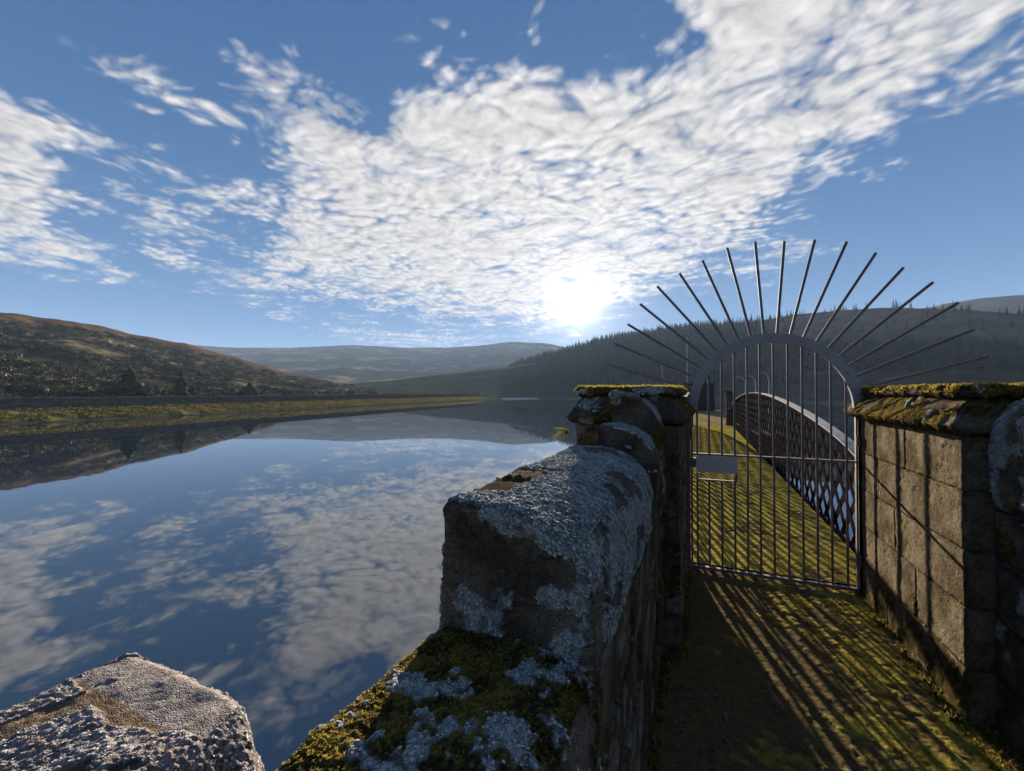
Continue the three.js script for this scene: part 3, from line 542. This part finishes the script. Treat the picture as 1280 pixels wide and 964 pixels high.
// --- coping end of a lower wall beside the parapet
{
  const base = [-1.6, 0, 0], w = thing('wing_wall', 'low wall end with a rough grey lichen coping stone, alone above the dark water', 'wall', base), grown = [];
  const cut = (w_, lo, hi) => { const zf = (w_[2] - lo[2]) / (hi[2] - lo[2]); if (w_[0] > -1.4) w_[2] += (1 - zf) * (w_[0] + 1.4) * 0.42; w_[1] -= 0.10 * sstep(-1.35, -1.12, w_[0]) * (w_[1] > 0.6 ? 1 : 0); };
  const smooth = (x, y, z) => Math.hypot((x + 1.66) / 0.34, (z + 0.88) / 0.13) < 1 + 0.3 * noise3(x * 9, 1, z * 9) || Math.abs((x + 1.82) - (z + 0.72) * -0.35) < 0.055 + 0.03 * noise3(x * 12, 2, z * 12);
  let g = stone([-2.02, 0.50, -0.99], [-1.13, 0.79, 0.1], 0.0052, 0.05, cut, weathered(16, (x, y, z, nx, ny) => (ny > 0.5 && smooth(x, y, z) ? -0.45 : 0.22), -0.6, { lumpy: 1.3, fine: 0.62, warm: 0.85 }), grown);
  { const p = g.attributes.position, c = g.attributes.color; for (let i = 0; i < p.count; i++) if (p.getY(i) > 0.7 && smooth(p.getX(i), 0, p.getZ(i))) { const a = fbm(p.getX(i) * 30, 1, p.getZ(i) * 30, 3), far = p.getZ(i) < -0.8; c.setXYZ(i, ...sc3(far ? [0.30, 0.27, 0.26] : [0.22, 0.165, 0.12], 1 + 0.8 * a)); } }
  part('coping_stone', local(g, base), stoneMat, w);
  grownOn(w, base, grown, 7000, 0, [0.0015, 0.0055]);
  g = stone([-2.02, 0.50, 0.11], [-1.13, 0.79, 1.3], 0.02, 0.05, null, weathered(17, 0.2, -0.6, { fine: 0.62 })); part('coping_stone', local(g, base), stoneMat, w);
  g = stone([-1.97, -0.6, -0.78], [-1.2, 0.495, 1.3], 0.05, 0.02, null, weathered(18, -0.1, -0.3)); part('wall_block', local(g, base), blockMat, w);
  part('core', local(boxGeo(-1.95, -1.22, WATER - 1.5, -0.61, -0.76, 1.28), base), mortarMat, w);
}

// ---------------------------------------------------------------- walkway floor and the moss on it
function floorSheet(x0, x1, z0, z1, res, y0, look) {
  const nx = Math.round((x1 - x0) / res), nz = Math.round((z1 - z0) / res), g = new THREE.PlaneGeometry(x1 - x0, z1 - z0, nx, nz).rotateX(-Math.PI / 2).translate((x0 + x1) / 2, y0, (z0 + z1) / 2), p = g.attributes.position, col = new Float32Array(p.count * 3), spots = [];
  for (let i = 0; i < p.count; i++) { const k = look(p.getX(i), p.getZ(i)); p.setY(i, y0 + k.d); col.set(k.c, i * 3); }
  g.setAttribute('color', new THREE.BufferAttribute(col, 3)); g.deleteAttribute('uv'); g.computeVertexNormals(); return g;
}
const soil = (x, z, mossy) => {
  const a = fbm(x * 2.6, 3, z * 2.6, 4) + mossy, b = fbm(x * 16, 5, z * 16, 3), t = noise3(x * 70, 2, z * 70), k = sstep(-0.12, 0.22, a + 0.4 * b);
  return { d: b * 0.007 + t * 0.0042 + k * 0.005, c: sc3(mix3([0.100, 0.074, 0.038], [0.250, 0.200, 0.044], k), 1 + 0.45 * t + 0.4 * b), k };
};
const edgeMossAndShade = (x) => 0.30 * sstep(0.9, 1.4, x) - 0.34 * sstep(0.8, 0.1, x);  // more moss at the right edge; shade on the left put into the colour
struct('walkway_floor', floorSheet(-0.25, 1.43, -4.9, 0.5, 0.011, 0, (x, z) => soil(x, z, edgeMossAndShade(x) - 0.02)), painted(0.95));
struct('walkway_slab', boxGeo(-0.3, 2.0, -0.5, -0.03, -4.92, 1.4), mortarMat);
struct('abutment_ground', (() => { const g = new THREE.PlaneGeometry(60, 30, 60, 30).rotateX(-Math.PI / 2).translate(8, -0.04, 16.4), p = g.attributes.position; for (let i = 0; i < p.count; i++) p.setY(i, -0.04 + 0.03 * noise3(p.getX(i), 0, p.getZ(i))); g.computeVertexNormals(); return g; })(), std(0.09, 0.09, 0.04, 0.97));
{
  const spots = [];
  for (let i = 0; i < 90000 && spots.length < 30000; i++) { const x = rr(-0.22, 1.40), z = -4.9 + 4.1 * rnd(), s = soil(x, z, edgeMossAndShade(x) - 0.02); if (s.k < rr(0.25, 1.1)) continue; const h = rr(0.003, 0.008) * (x > 1.24 ? 2.4 : 1); spots.push([x, s.d - 0.001, z, rr(-0.5, 0.5), 1, rr(-0.5, 0.5), h]); }
  const o = scatter('walkway_moss', TUFT[0], mossLeaf, spots, scene, [0, 0, 0], mossTone);
  tag(o, 'short moss growing on the walkway floor before the gate', 'moss', null, 'stuff');
  const rag = []; for (let i = 0; i < 1500; i++) { const right = rnd() < 0.72, z = rr(-4.9, -1.2), x = right ? (z < -3.13 ? 1.3 : 1.4) - Math.abs(rr(-0.05, 0.05)) - 0.004 : (z < -3.13 ? -0.12 : -0.225) + Math.abs(rr(-0.03, 0.03)) + 0.004; if (noise3(x, 4, z * 3.1) < rr(-0.5, 0.35)) continue; rag.push([x, 0.004, z, rr(-0.35, 0.35), 1, rr(-0.35, 0.35), rr(0.018, 0.05)]); }
  tag(scatter('wall_foot_grass', TUFT[1], mossLeaf, rag, scene, [0, 0, 0], () => sc3(mix3([0.16, 0.115, 0.04], [0.30, 0.26, 0.06], rnd()), rr(0.7, 1.2))), 'ragged short grass along the foot of the walls before the gate', 'grass', null, 'stuff');
  const lit = []; for (let i = 0; i < 420; i++) { const x = rr(-0.2, 1.38), z = rr(-4.5, -1.2); lit.push([x, 0.008, z, rr(-0.3, 0.3), 1, rr(-0.3, 0.3), rr(0.006, 0.018)]); }
  const q = scatter('leaf_litter', FLAKE[1], lichenMat, lit, scene, [0, 0, 0], () => sc3([0.12, 0.08, 0.05], rr(0.5, 1.5)));
  tag(q, 'scattered dead leaf scraps on the walkway floor', 'leaf litter', null, 'stuff');
}

// ---------------------------------------------------------------- footbridge: two lattice girders and a mossy deck
const BX0 = -0.34, BX1 = 1.58, BZ0 = -4.96, BZ1 = -25.9;
{
  const base = [0.62, 0, (BZ0 + BZ1) / 2], o = thing('footbridge', 'iron lattice girder footbridge with a mossy deck behind the gate', 'bridge', base);
  const iron = (() => { const n = 256, d = new Uint8Array(n * n * 4); for (let i = 0; i < n * n; i++) { const a = fbm((i % n) / 18, Math.floor(i / n) / 18, 2, 4), k = i * 4, r = sstep(-0.1, 0.5, a); d[k] = 30 + 16 * r; d[k + 1] = 25 + 5 * r; d[k + 2] = 26; d[k + 3] = 255; } const t = new THREE.DataTexture(d, n, n); t.wrapS = t.wrapT = THREE.RepeatWrapping; t.colorSpace = THREE.SRGBColorSpace; t.magFilter = THREE.LinearFilter; t.needsUpdate = true; return new THREE.MeshPhysicalMaterial({ map: t, roughness: 0.9, metalness: 0, specularIntensity: 0 }); })();
  const skyLitTop = std(0.42, 0.40, 0.38, 0.9);  // sky light on the flange tops, put into a paler colour than the iron
  const mid = (BZ0 + BZ1) / 2, half = (BZ0 - BZ1) / 2, topY = (z) => 1.76 - 0.68 * Math.pow((z - mid) / half, 2) - 0.25 * Math.pow(Math.abs((z - mid) / half), 16);
  const deckG = floorSheet(BX0 + 0.02, BX1 - 0.02, BZ1, BZ0, 0.018, 0.0, (x, z) => soil(x, z, 0.22));
  part('deck', local(deckG, base), painted(0.95), o); part('deck_plate', local(boxGeo(BX0 + 0.03, BX1 - 0.03, -0.12, -0.03, BZ1, BZ0), base), iron, o);
  for (const gx of [BX0, BX1]) {
    const girder = new THREE.Group(); girder.name = 'girder'; o.add(girder); girder.position.set(gx - base[0], 0, 0);
    const loc = [gx, 0, base[2]];
    // flanges follow the hogged top
    const strip = (w, y0, y1) => { const n = 64, P = [], I = []; for (let i = 0; i <= n; i++) { const z = mix(BZ0, BZ1, i / n), t = topY(z); for (const [sx, yy] of [[-1, y0], [1, y0], [1, y1], [-1, y1]]) P.push(sx * w / 2, t + yy, z - loc[2]); if (i < n) for (let k = 0; k < 4; k++) { const a = i * 4 + k, b = i * 4 + (k + 1) % 4; I.push(a, b, b + 4, a, b + 4, a + 4); } } const e = n * 4; I.push(0, 2, 1, 0, 3, 2, e, e + 1, e + 2, e, e + 2, e + 3); let g = new THREE.BufferGeometry(); g.setAttribute('position', new THREE.Float32BufferAttribute(P, 3)); g.setIndex(I); g = g.toNonIndexed(); g.computeVertexNormals(); g.setAttribute('uv', new THREE.Float32BufferAttribute(new Float32Array(g.attributes.position.count * 2).map((_, i) => g.attributes.position.array[Math.floor(i / 2) * 3 + (i % 2 ? 1 : 2)]), 2)); return g; };
    part('top_flange', strip(0.13, -0.012, 0.0), skyLitTop, girder); part('top_angle', strip(0.11, -0.085, -0.013), iron, girder);
    part('bottom_flange', boxGeo(-0.07, 0.07, -0.15, -0.02, BZ1 - loc[2], BZ0 - loc[2]), iron, girder);
    // lattice bars, each trimmed under the top flange
    const pitch = 0.40, run = 1.04;                   // metres along the bridge for each metre up
    for (const dir of [1, -1]) for (let k = -6; k * pitch < half * 2 + 2.2; k++) {
      const zb = BZ0 - k * pitch, hit = (y) => zb + dir * y * run;
      let y1 = 0; for (let y = 0.02; y < 2; y += 0.01) { const z = hit(y); if (z > BZ0 - 0.02 || z < BZ1 + 0.02) { if (y1 > 0) break; continue; } if (y > topY(z) - 0.03) break; y1 = y; }
      let y0 = -0.1; while (y0 < y1 && (hit(y0) > BZ0 - 0.02 || hit(y0) < BZ1 + 0.02)) y0 += 0.01;
      if (y1 - y0 < 0.12) continue;
      part('lattice_bar', barGeo([dir * 0.0045, y0, hit(y0) - loc[2]], [dir * 0.0045, y1, hit(y1) - loc[2]], 0.092, 0.009, [0, 0, 1]), iron, girder);
    }
    part('end_post', boxGeo(-0.06, 0.06, -0.1, 0.80, BZ0 - 0.02 - loc[2], BZ0 + 0.02 - loc[2]), iron, girder);
  }
  // crossbeam stubs under the deck
  for (let k = 0; k < 9; k++) part('cross_beam', local(boxGeo(BX0 + 0.08, BX1 - 0.08, -0.36, -0.125, BZ0 - 1.2 - k * 2.3, BZ0 - 1.05 - k * 2.3), base), iron, o);
  const spots = [];
  for (let i = 0; i < 150000 && spots.length < 40000; i++) { const x = rr(BX0 + 0.08, BX1 - 0.06), z = BZ0 + (BZ1 - BZ0) * Math.pow(rnd(), 1.9), s = soil(x, z, 0.2); if (s.k < rr(0, 0.9)) continue; const h = rr(0.003, 0.009) * (1 + 0.05 * (BZ0 - z)); spots.push([x, s.d - 0.001, z, rr(-0.5, 0.5), 1, rr(-0.5, 0.5), h]); }
  scatter('deck_moss', TUFT[0], mossLeaf, spots, o, base, mossTone);
}
// --- masonry landing at the far end, with its end pier, crook posts and valve house
{
  const lz0 = -25.92, lz1 = -47;
  struct('landing_slab', boxGeo(BX0 - 0.5, BX1 + 0.4, WATER - 1, -0.03, lz1, lz0), std(0.13, 0.11, 0.09, 0.95));
  struct('landing_floor', floorSheet(BX0 - 0.5, BX1 + 0.4, lz1, lz0, 0.06, 0.0, (x, z) => { const s = soil(x, z, 0.02); return { d: s.d, c: mix3(s.c, [0.22, 0.19, 0.14], 0.35) }; }), painted(0.95));
  const ep = thing('end_pier', 'dark square stone pier where the bridge meets the far landing', 'pier', [1.52, 0, -26.2]);
  part('shaft', stone([-0.22, 0, -0.25], [0.22, 1.72, 0.25], 0.05, 0.02, null, weathered(90, -0.2, -0.3)), blockMat, ep);
  part('cap', stone([-0.26, 1.722, -0.29], [0.26, 1.84, 0.29], 0.04, 0.03, null, weathered(91, -0.2, 0.1)), stoneMat, ep);
  const rail = std(0.30, 0.30, 0.31, 0.45, 0.5);
  [[2.35, -27.4, 2.62, 'pale crook-topped rail post behind the girder, next to the dark end pier'], [2.85, -27.6, 2.68, 'pale crook-topped rail post behind the girder, middle one of three'], [3.45, -27.2, 2.86, 'tallest pale crook-topped rail post behind the girder, farthest from the end pier']].forEach(([x, z, h, label], i) => {
    const t = thing('crook_post', label, 'post', [x, 0.0, z], 'crook-topped posts at the landing');
    const c = new THREE.CatmullRomCurve3([[0, -0.5, 0], [0, h * 0.5, 0], [0, h - 0.42, 0], [-0.06, h - 0.2, 0], [-0.2, h - 0.05, 0], [-0.42, h, 0]].map((p) => new THREE.Vector3(...p)));
    part('tube', new THREE.TubeGeometry(c, 40, 0.032, 8), rail, t); part('foot', new THREE.CylinderGeometry(0.07, 0.08, 0.06, 12).translate(0, -0.45, 0), rail, t);
  });
  struct('landing_ledge', boxGeo(BX1 + 0.42, 4.0, WATER - 1, -0.45, -29, -25.95), std(0.10, 0.09, 0.075, 0.95));
  const hut = thing('valve_house', 'small dark boarded valve house at the end of the walkway', 'hut', [-0.1, 0, -45]);
  const board = std(0.050, 0.042, 0.040, 0.85);
  for (let k = 0; k < 14; k++) part('board', boxGeo(-1.4 + k * 0.2, -1.4 + k * 0.2 + 0.185, 0, 2.55, -0.04 - 0.012 * (k % 2), 0.02), board, hut);
  part('body', boxGeo(-1.38, 1.38, 0, 2.5, -1.6, -0.055), std(0.07, 0.06, 0.055, 0.9), hut);
  part('roof', boxGeo(-1.5, 1.5, 2.56, 2.66, -1.7, 0.12), std(0.08, 0.08, 0.085, 0.8), hut);
  const pole = thing('slender_pole', 'thin grey pole rising behind the gate arch', 'pole', [-1.1, 0, -46.2]);
  part('shaft', new THREE.CylinderGeometry(0.045, 0.06, 7.1, 8).translate(0, 3.55, 0), rail, pole); part('bracket', new THREE.BoxGeometry(0.22, 0.05, 0.05).translate(0.1, 6.9, 0), rail, pole);
  const bent = thing('bent_pole', 'short pale bent pole standing clear above the mossy pier cap', 'pole', [-3.2, -0.4, -43]);
  const bc = new THREE.CatmullRomCurve3([[0.25, 0, 0], [0.25, 2.6, 0], [0.22, 3.0, 0], [0.05, 3.5, 0], [0, 4.0, 0], [0, 5.0, 0]].map((p) => new THREE.Vector3(...p)));
  part('tube', new THREE.TubeGeometry(bc, 40, 0.045, 8), rail, bent); part('foot', new THREE.BoxGeometry(0.4, 0.1, 0.4).translate(0.25, 0.05, 0), rail, bent);
  struct('landing_wing', boxGeo(-3.9, BX0 - 0.52, WATER - 1, -0.42, -45, -41.5), std(0.10, 0.09, 0.075, 0.95));
}

// ---------------------------------------------------------------- the sunburst gate
{
  const GZ = -4.77, cx = 0.62, cy = 1.61, base = [cx, 0, GZ], o = thing('sunburst_gate', 'closed iron bar gate with a round arch and long rays fanning out like a sunburst', 'gate', base);
  const iron = (() => { const n = 256, d = new Uint8Array(n * n * 4), b = new Uint8Array(n * n * 4); for (let i = 0; i < n * n; i++) { const a = fbm((i % n) / 20, Math.floor(i / n) / 20, 12, 4), k = i * 4, r = sstep(0.1, 0.5, a); d[k] = 108 + 34 * r + 34 * a; d[k + 1] = 102 + 2 * r + 34 * a; d[k + 2] = 108 - 34 * r + 34 * a; d[k + 3] = 255; } const t = new THREE.DataTexture(d, n, n); t.wrapS = t.wrapT = THREE.RepeatWrapping; t.repeat.set(3, 3); t.colorSpace = THREE.SRGBColorSpace; t.magFilter = THREE.LinearFilter; t.needsUpdate = true; return new THREE.MeshPhysicalMaterial({ map: t, roughness: 0.6, metalness: 0.0, specularIntensity: 0.15 }); })();
  const xs = [-0.025, 0.084, 0.199, 0.312, 0.422, 0.53, 0.642, 0.759, 0.873, 0.984, 1.093, 1.206], gl = -0.09, gr = 1.33, R1 = 0.722, R0 = 0.638, B = 0.05;
  // posts fixed to the piers and the arch over them
  for (const [a, b] of [[gl - 0.036, gl + 0.0], [gr - 0.012, gr + 0.032]]) part('post', local(boxGeo(a, Math.min(b, 1.296), 0.0, cy - 0.02, GZ - 0.03, GZ + 0.03), base), iron, o);
  const sh = new THREE.Shape(); sh.absarc(0, 0, R1, 0, Math.PI, false); sh.absarc(0, 0, R0, Math.PI, 0, true); sh.closePath();
  const ag = new THREE.ExtrudeGeometry(sh, { depth: 0.014, bevelEnabled: true, bevelSize: 0.002, bevelThickness: 0.002, bevelSegments: 1, curveSegments: 72 }); ag.translate(0, cy, 0.012); part('arch', ag, std(0.29, 0.27, 0.275, 0.85), o);
  const rim = new THREE.Shape(); rim.absarc(0, 0, R0 + 0.014, 0, Math.PI, false); rim.absarc(0, 0, R0 + 0.002, Math.PI, 0, true); rim.closePath();
  part('arch_rim', new THREE.ExtrudeGeometry(rim, { depth: 0.05, bevelEnabled: false, curveSegments: 72 }).translate(0, cy, -0.038), iron, o);
  // bars from the bottom rail to the arch; three are cut short for the latch opening
  const yb = 0.045;
  xs.forEach((x, i) => {
    const top = cy + Math.sqrt(Math.max(0, (R0 + 0.03) ** 2 - (x - cx) ** 2)), seg = i >= 1 && i <= 2 ? [[yb, 0.905], [1.16, top]] : [[yb, top]];
    for (const [a, b] of seg) part('bar', new THREE.CylinderGeometry(0.0098, 0.0098, b - a, 12).translate(x - cx, (a + b) / 2, -0.012), iron, o);
  });
  part('bar', new THREE.BoxGeometry(0.017, cy - yb, 0.03).translate(gl + 0.014 - cx, (cy + yb) / 2, -0.01), iron, o);
  part('bar', new THREE.BoxGeometry(0.014, cy - yb, 0.03).translate(1.296 - 0.02 - cx, (cy + yb) / 2, -0.01), iron, o);
  for (const [y, h] of [[1.16, 0.016], [0.035, 0.026]]) part('rail', boxGeo(gl + 0.004 - cx, 1.285 - cx, y - h / 2, y + h / 2, -0.026, 0.016), iron, o);
  // latch plate, its opening and the frame round it
  part('latch_plate', boxGeo(-0.033 - cx, 0.335 - cx, 0.985, 1.150, 0.018, 0.026), std(0.58, 0.56, 0.56, 0.85), o);
  part('latch_frame', boxGeo(-0.02 - cx, 0.33 - cx, 0.900, 0.914, -0.02, 0.014), iron, o); part('latch_frame', boxGeo(0.318 - cx, 0.333 - cx, 0.915, 0.984, 0.0, 0.017), iron, o);
  for (const y of [0.3, 1.35]) part('hinge', new THREE.CylinderGeometry(0.016, 0.016, 0.09, 12).translate(1.283 - cx, y, 0.03), iron, o);
  part('keeper', boxGeo(-0.122 - cx, -0.036 - cx, 1.03, 1.12, -0.02, 0.034), iron, o);
  // rays
  for (let k = 0; k < 20; k++) {
    const a = (-81.8 + k * 8.62) * Math.PI / 180, r0 = R1 - 0.055, r1 = 1.612 + 0.02 * Math.sin(k * 1.7);
    part('ray', new THREE.CylinderGeometry(0.0125, 0.0125, r1 - r0, 12).translate(0, (r0 + r1) / 2, 0).rotateZ(-a).translate(0, cy, -0.006), iron, o);
  }
  for (let k = 0; k < 7; k++) { const a = (-60 + k * 20) * Math.PI / 180; part('bolt', new THREE.CylinderGeometry(0.008, 0.008, 0.012, 8).rotateX(Math.PI / 2).translate(Math.sin(a) * 0.68, cy + Math.cos(a) * 0.68, 0.033), iron, o); }
}
// --- fern in the joint of the shaded pier
{
  const base = [-0.89, 1.48, -3.16], o = thing('fern_tuft', 'small sunlit fern growing from the side of the shaded gate pier', 'fern', base), mat = leafy(0.16, 0.15, 0.035, 0.5);
  for (let f = 0; f < 9; f++) {
    const a = Math.PI + (f / 8 - 0.5) * 2.2, up = rr(-0.2, 0.9), L = rr(0.07, 0.13), P = [], I = [];
    for (let k = 0; k < 12; k++) { const t = k / 12, x = Math.cos(a) * L * t, z = Math.sin(a) * L * t * 0.7 + 0.03, y = L * (up * t - 0.55 * t * t), w = 0.022 * (1 - t) + 0.004; for (const s of [-1, 1]) { const n = P.length / 3, px = -Math.sin(a) * w * s, pz = Math.cos(a) * w * s; P.push(x, y, z, x + px + Math.cos(a) * 0.008, y + 0.006 + 0.5 * w * s, z + pz, x + Math.cos(a) * L / 13, y, z + Math.sin(a) * L / 13 * 0.7); I.push(n, n + 1, n + 2); } }
    const g = new THREE.BufferGeometry(); g.setAttribute('position', new THREE.Float32BufferAttribute(P, 3)); g.setIndex(I); g.computeVertexNormals(); part('frond', g, mat, o);
  }
}

const renderer = new THREE.WebGLRenderer({ antialias: true });
renderer.setSize(1024, 771);
renderer.shadowMap.enabled = true;
renderer.toneMapping = THREE.LinearToneMapping;
renderer.toneMappingExposure = EXPOSURE;
renderer.render(scene, camera);
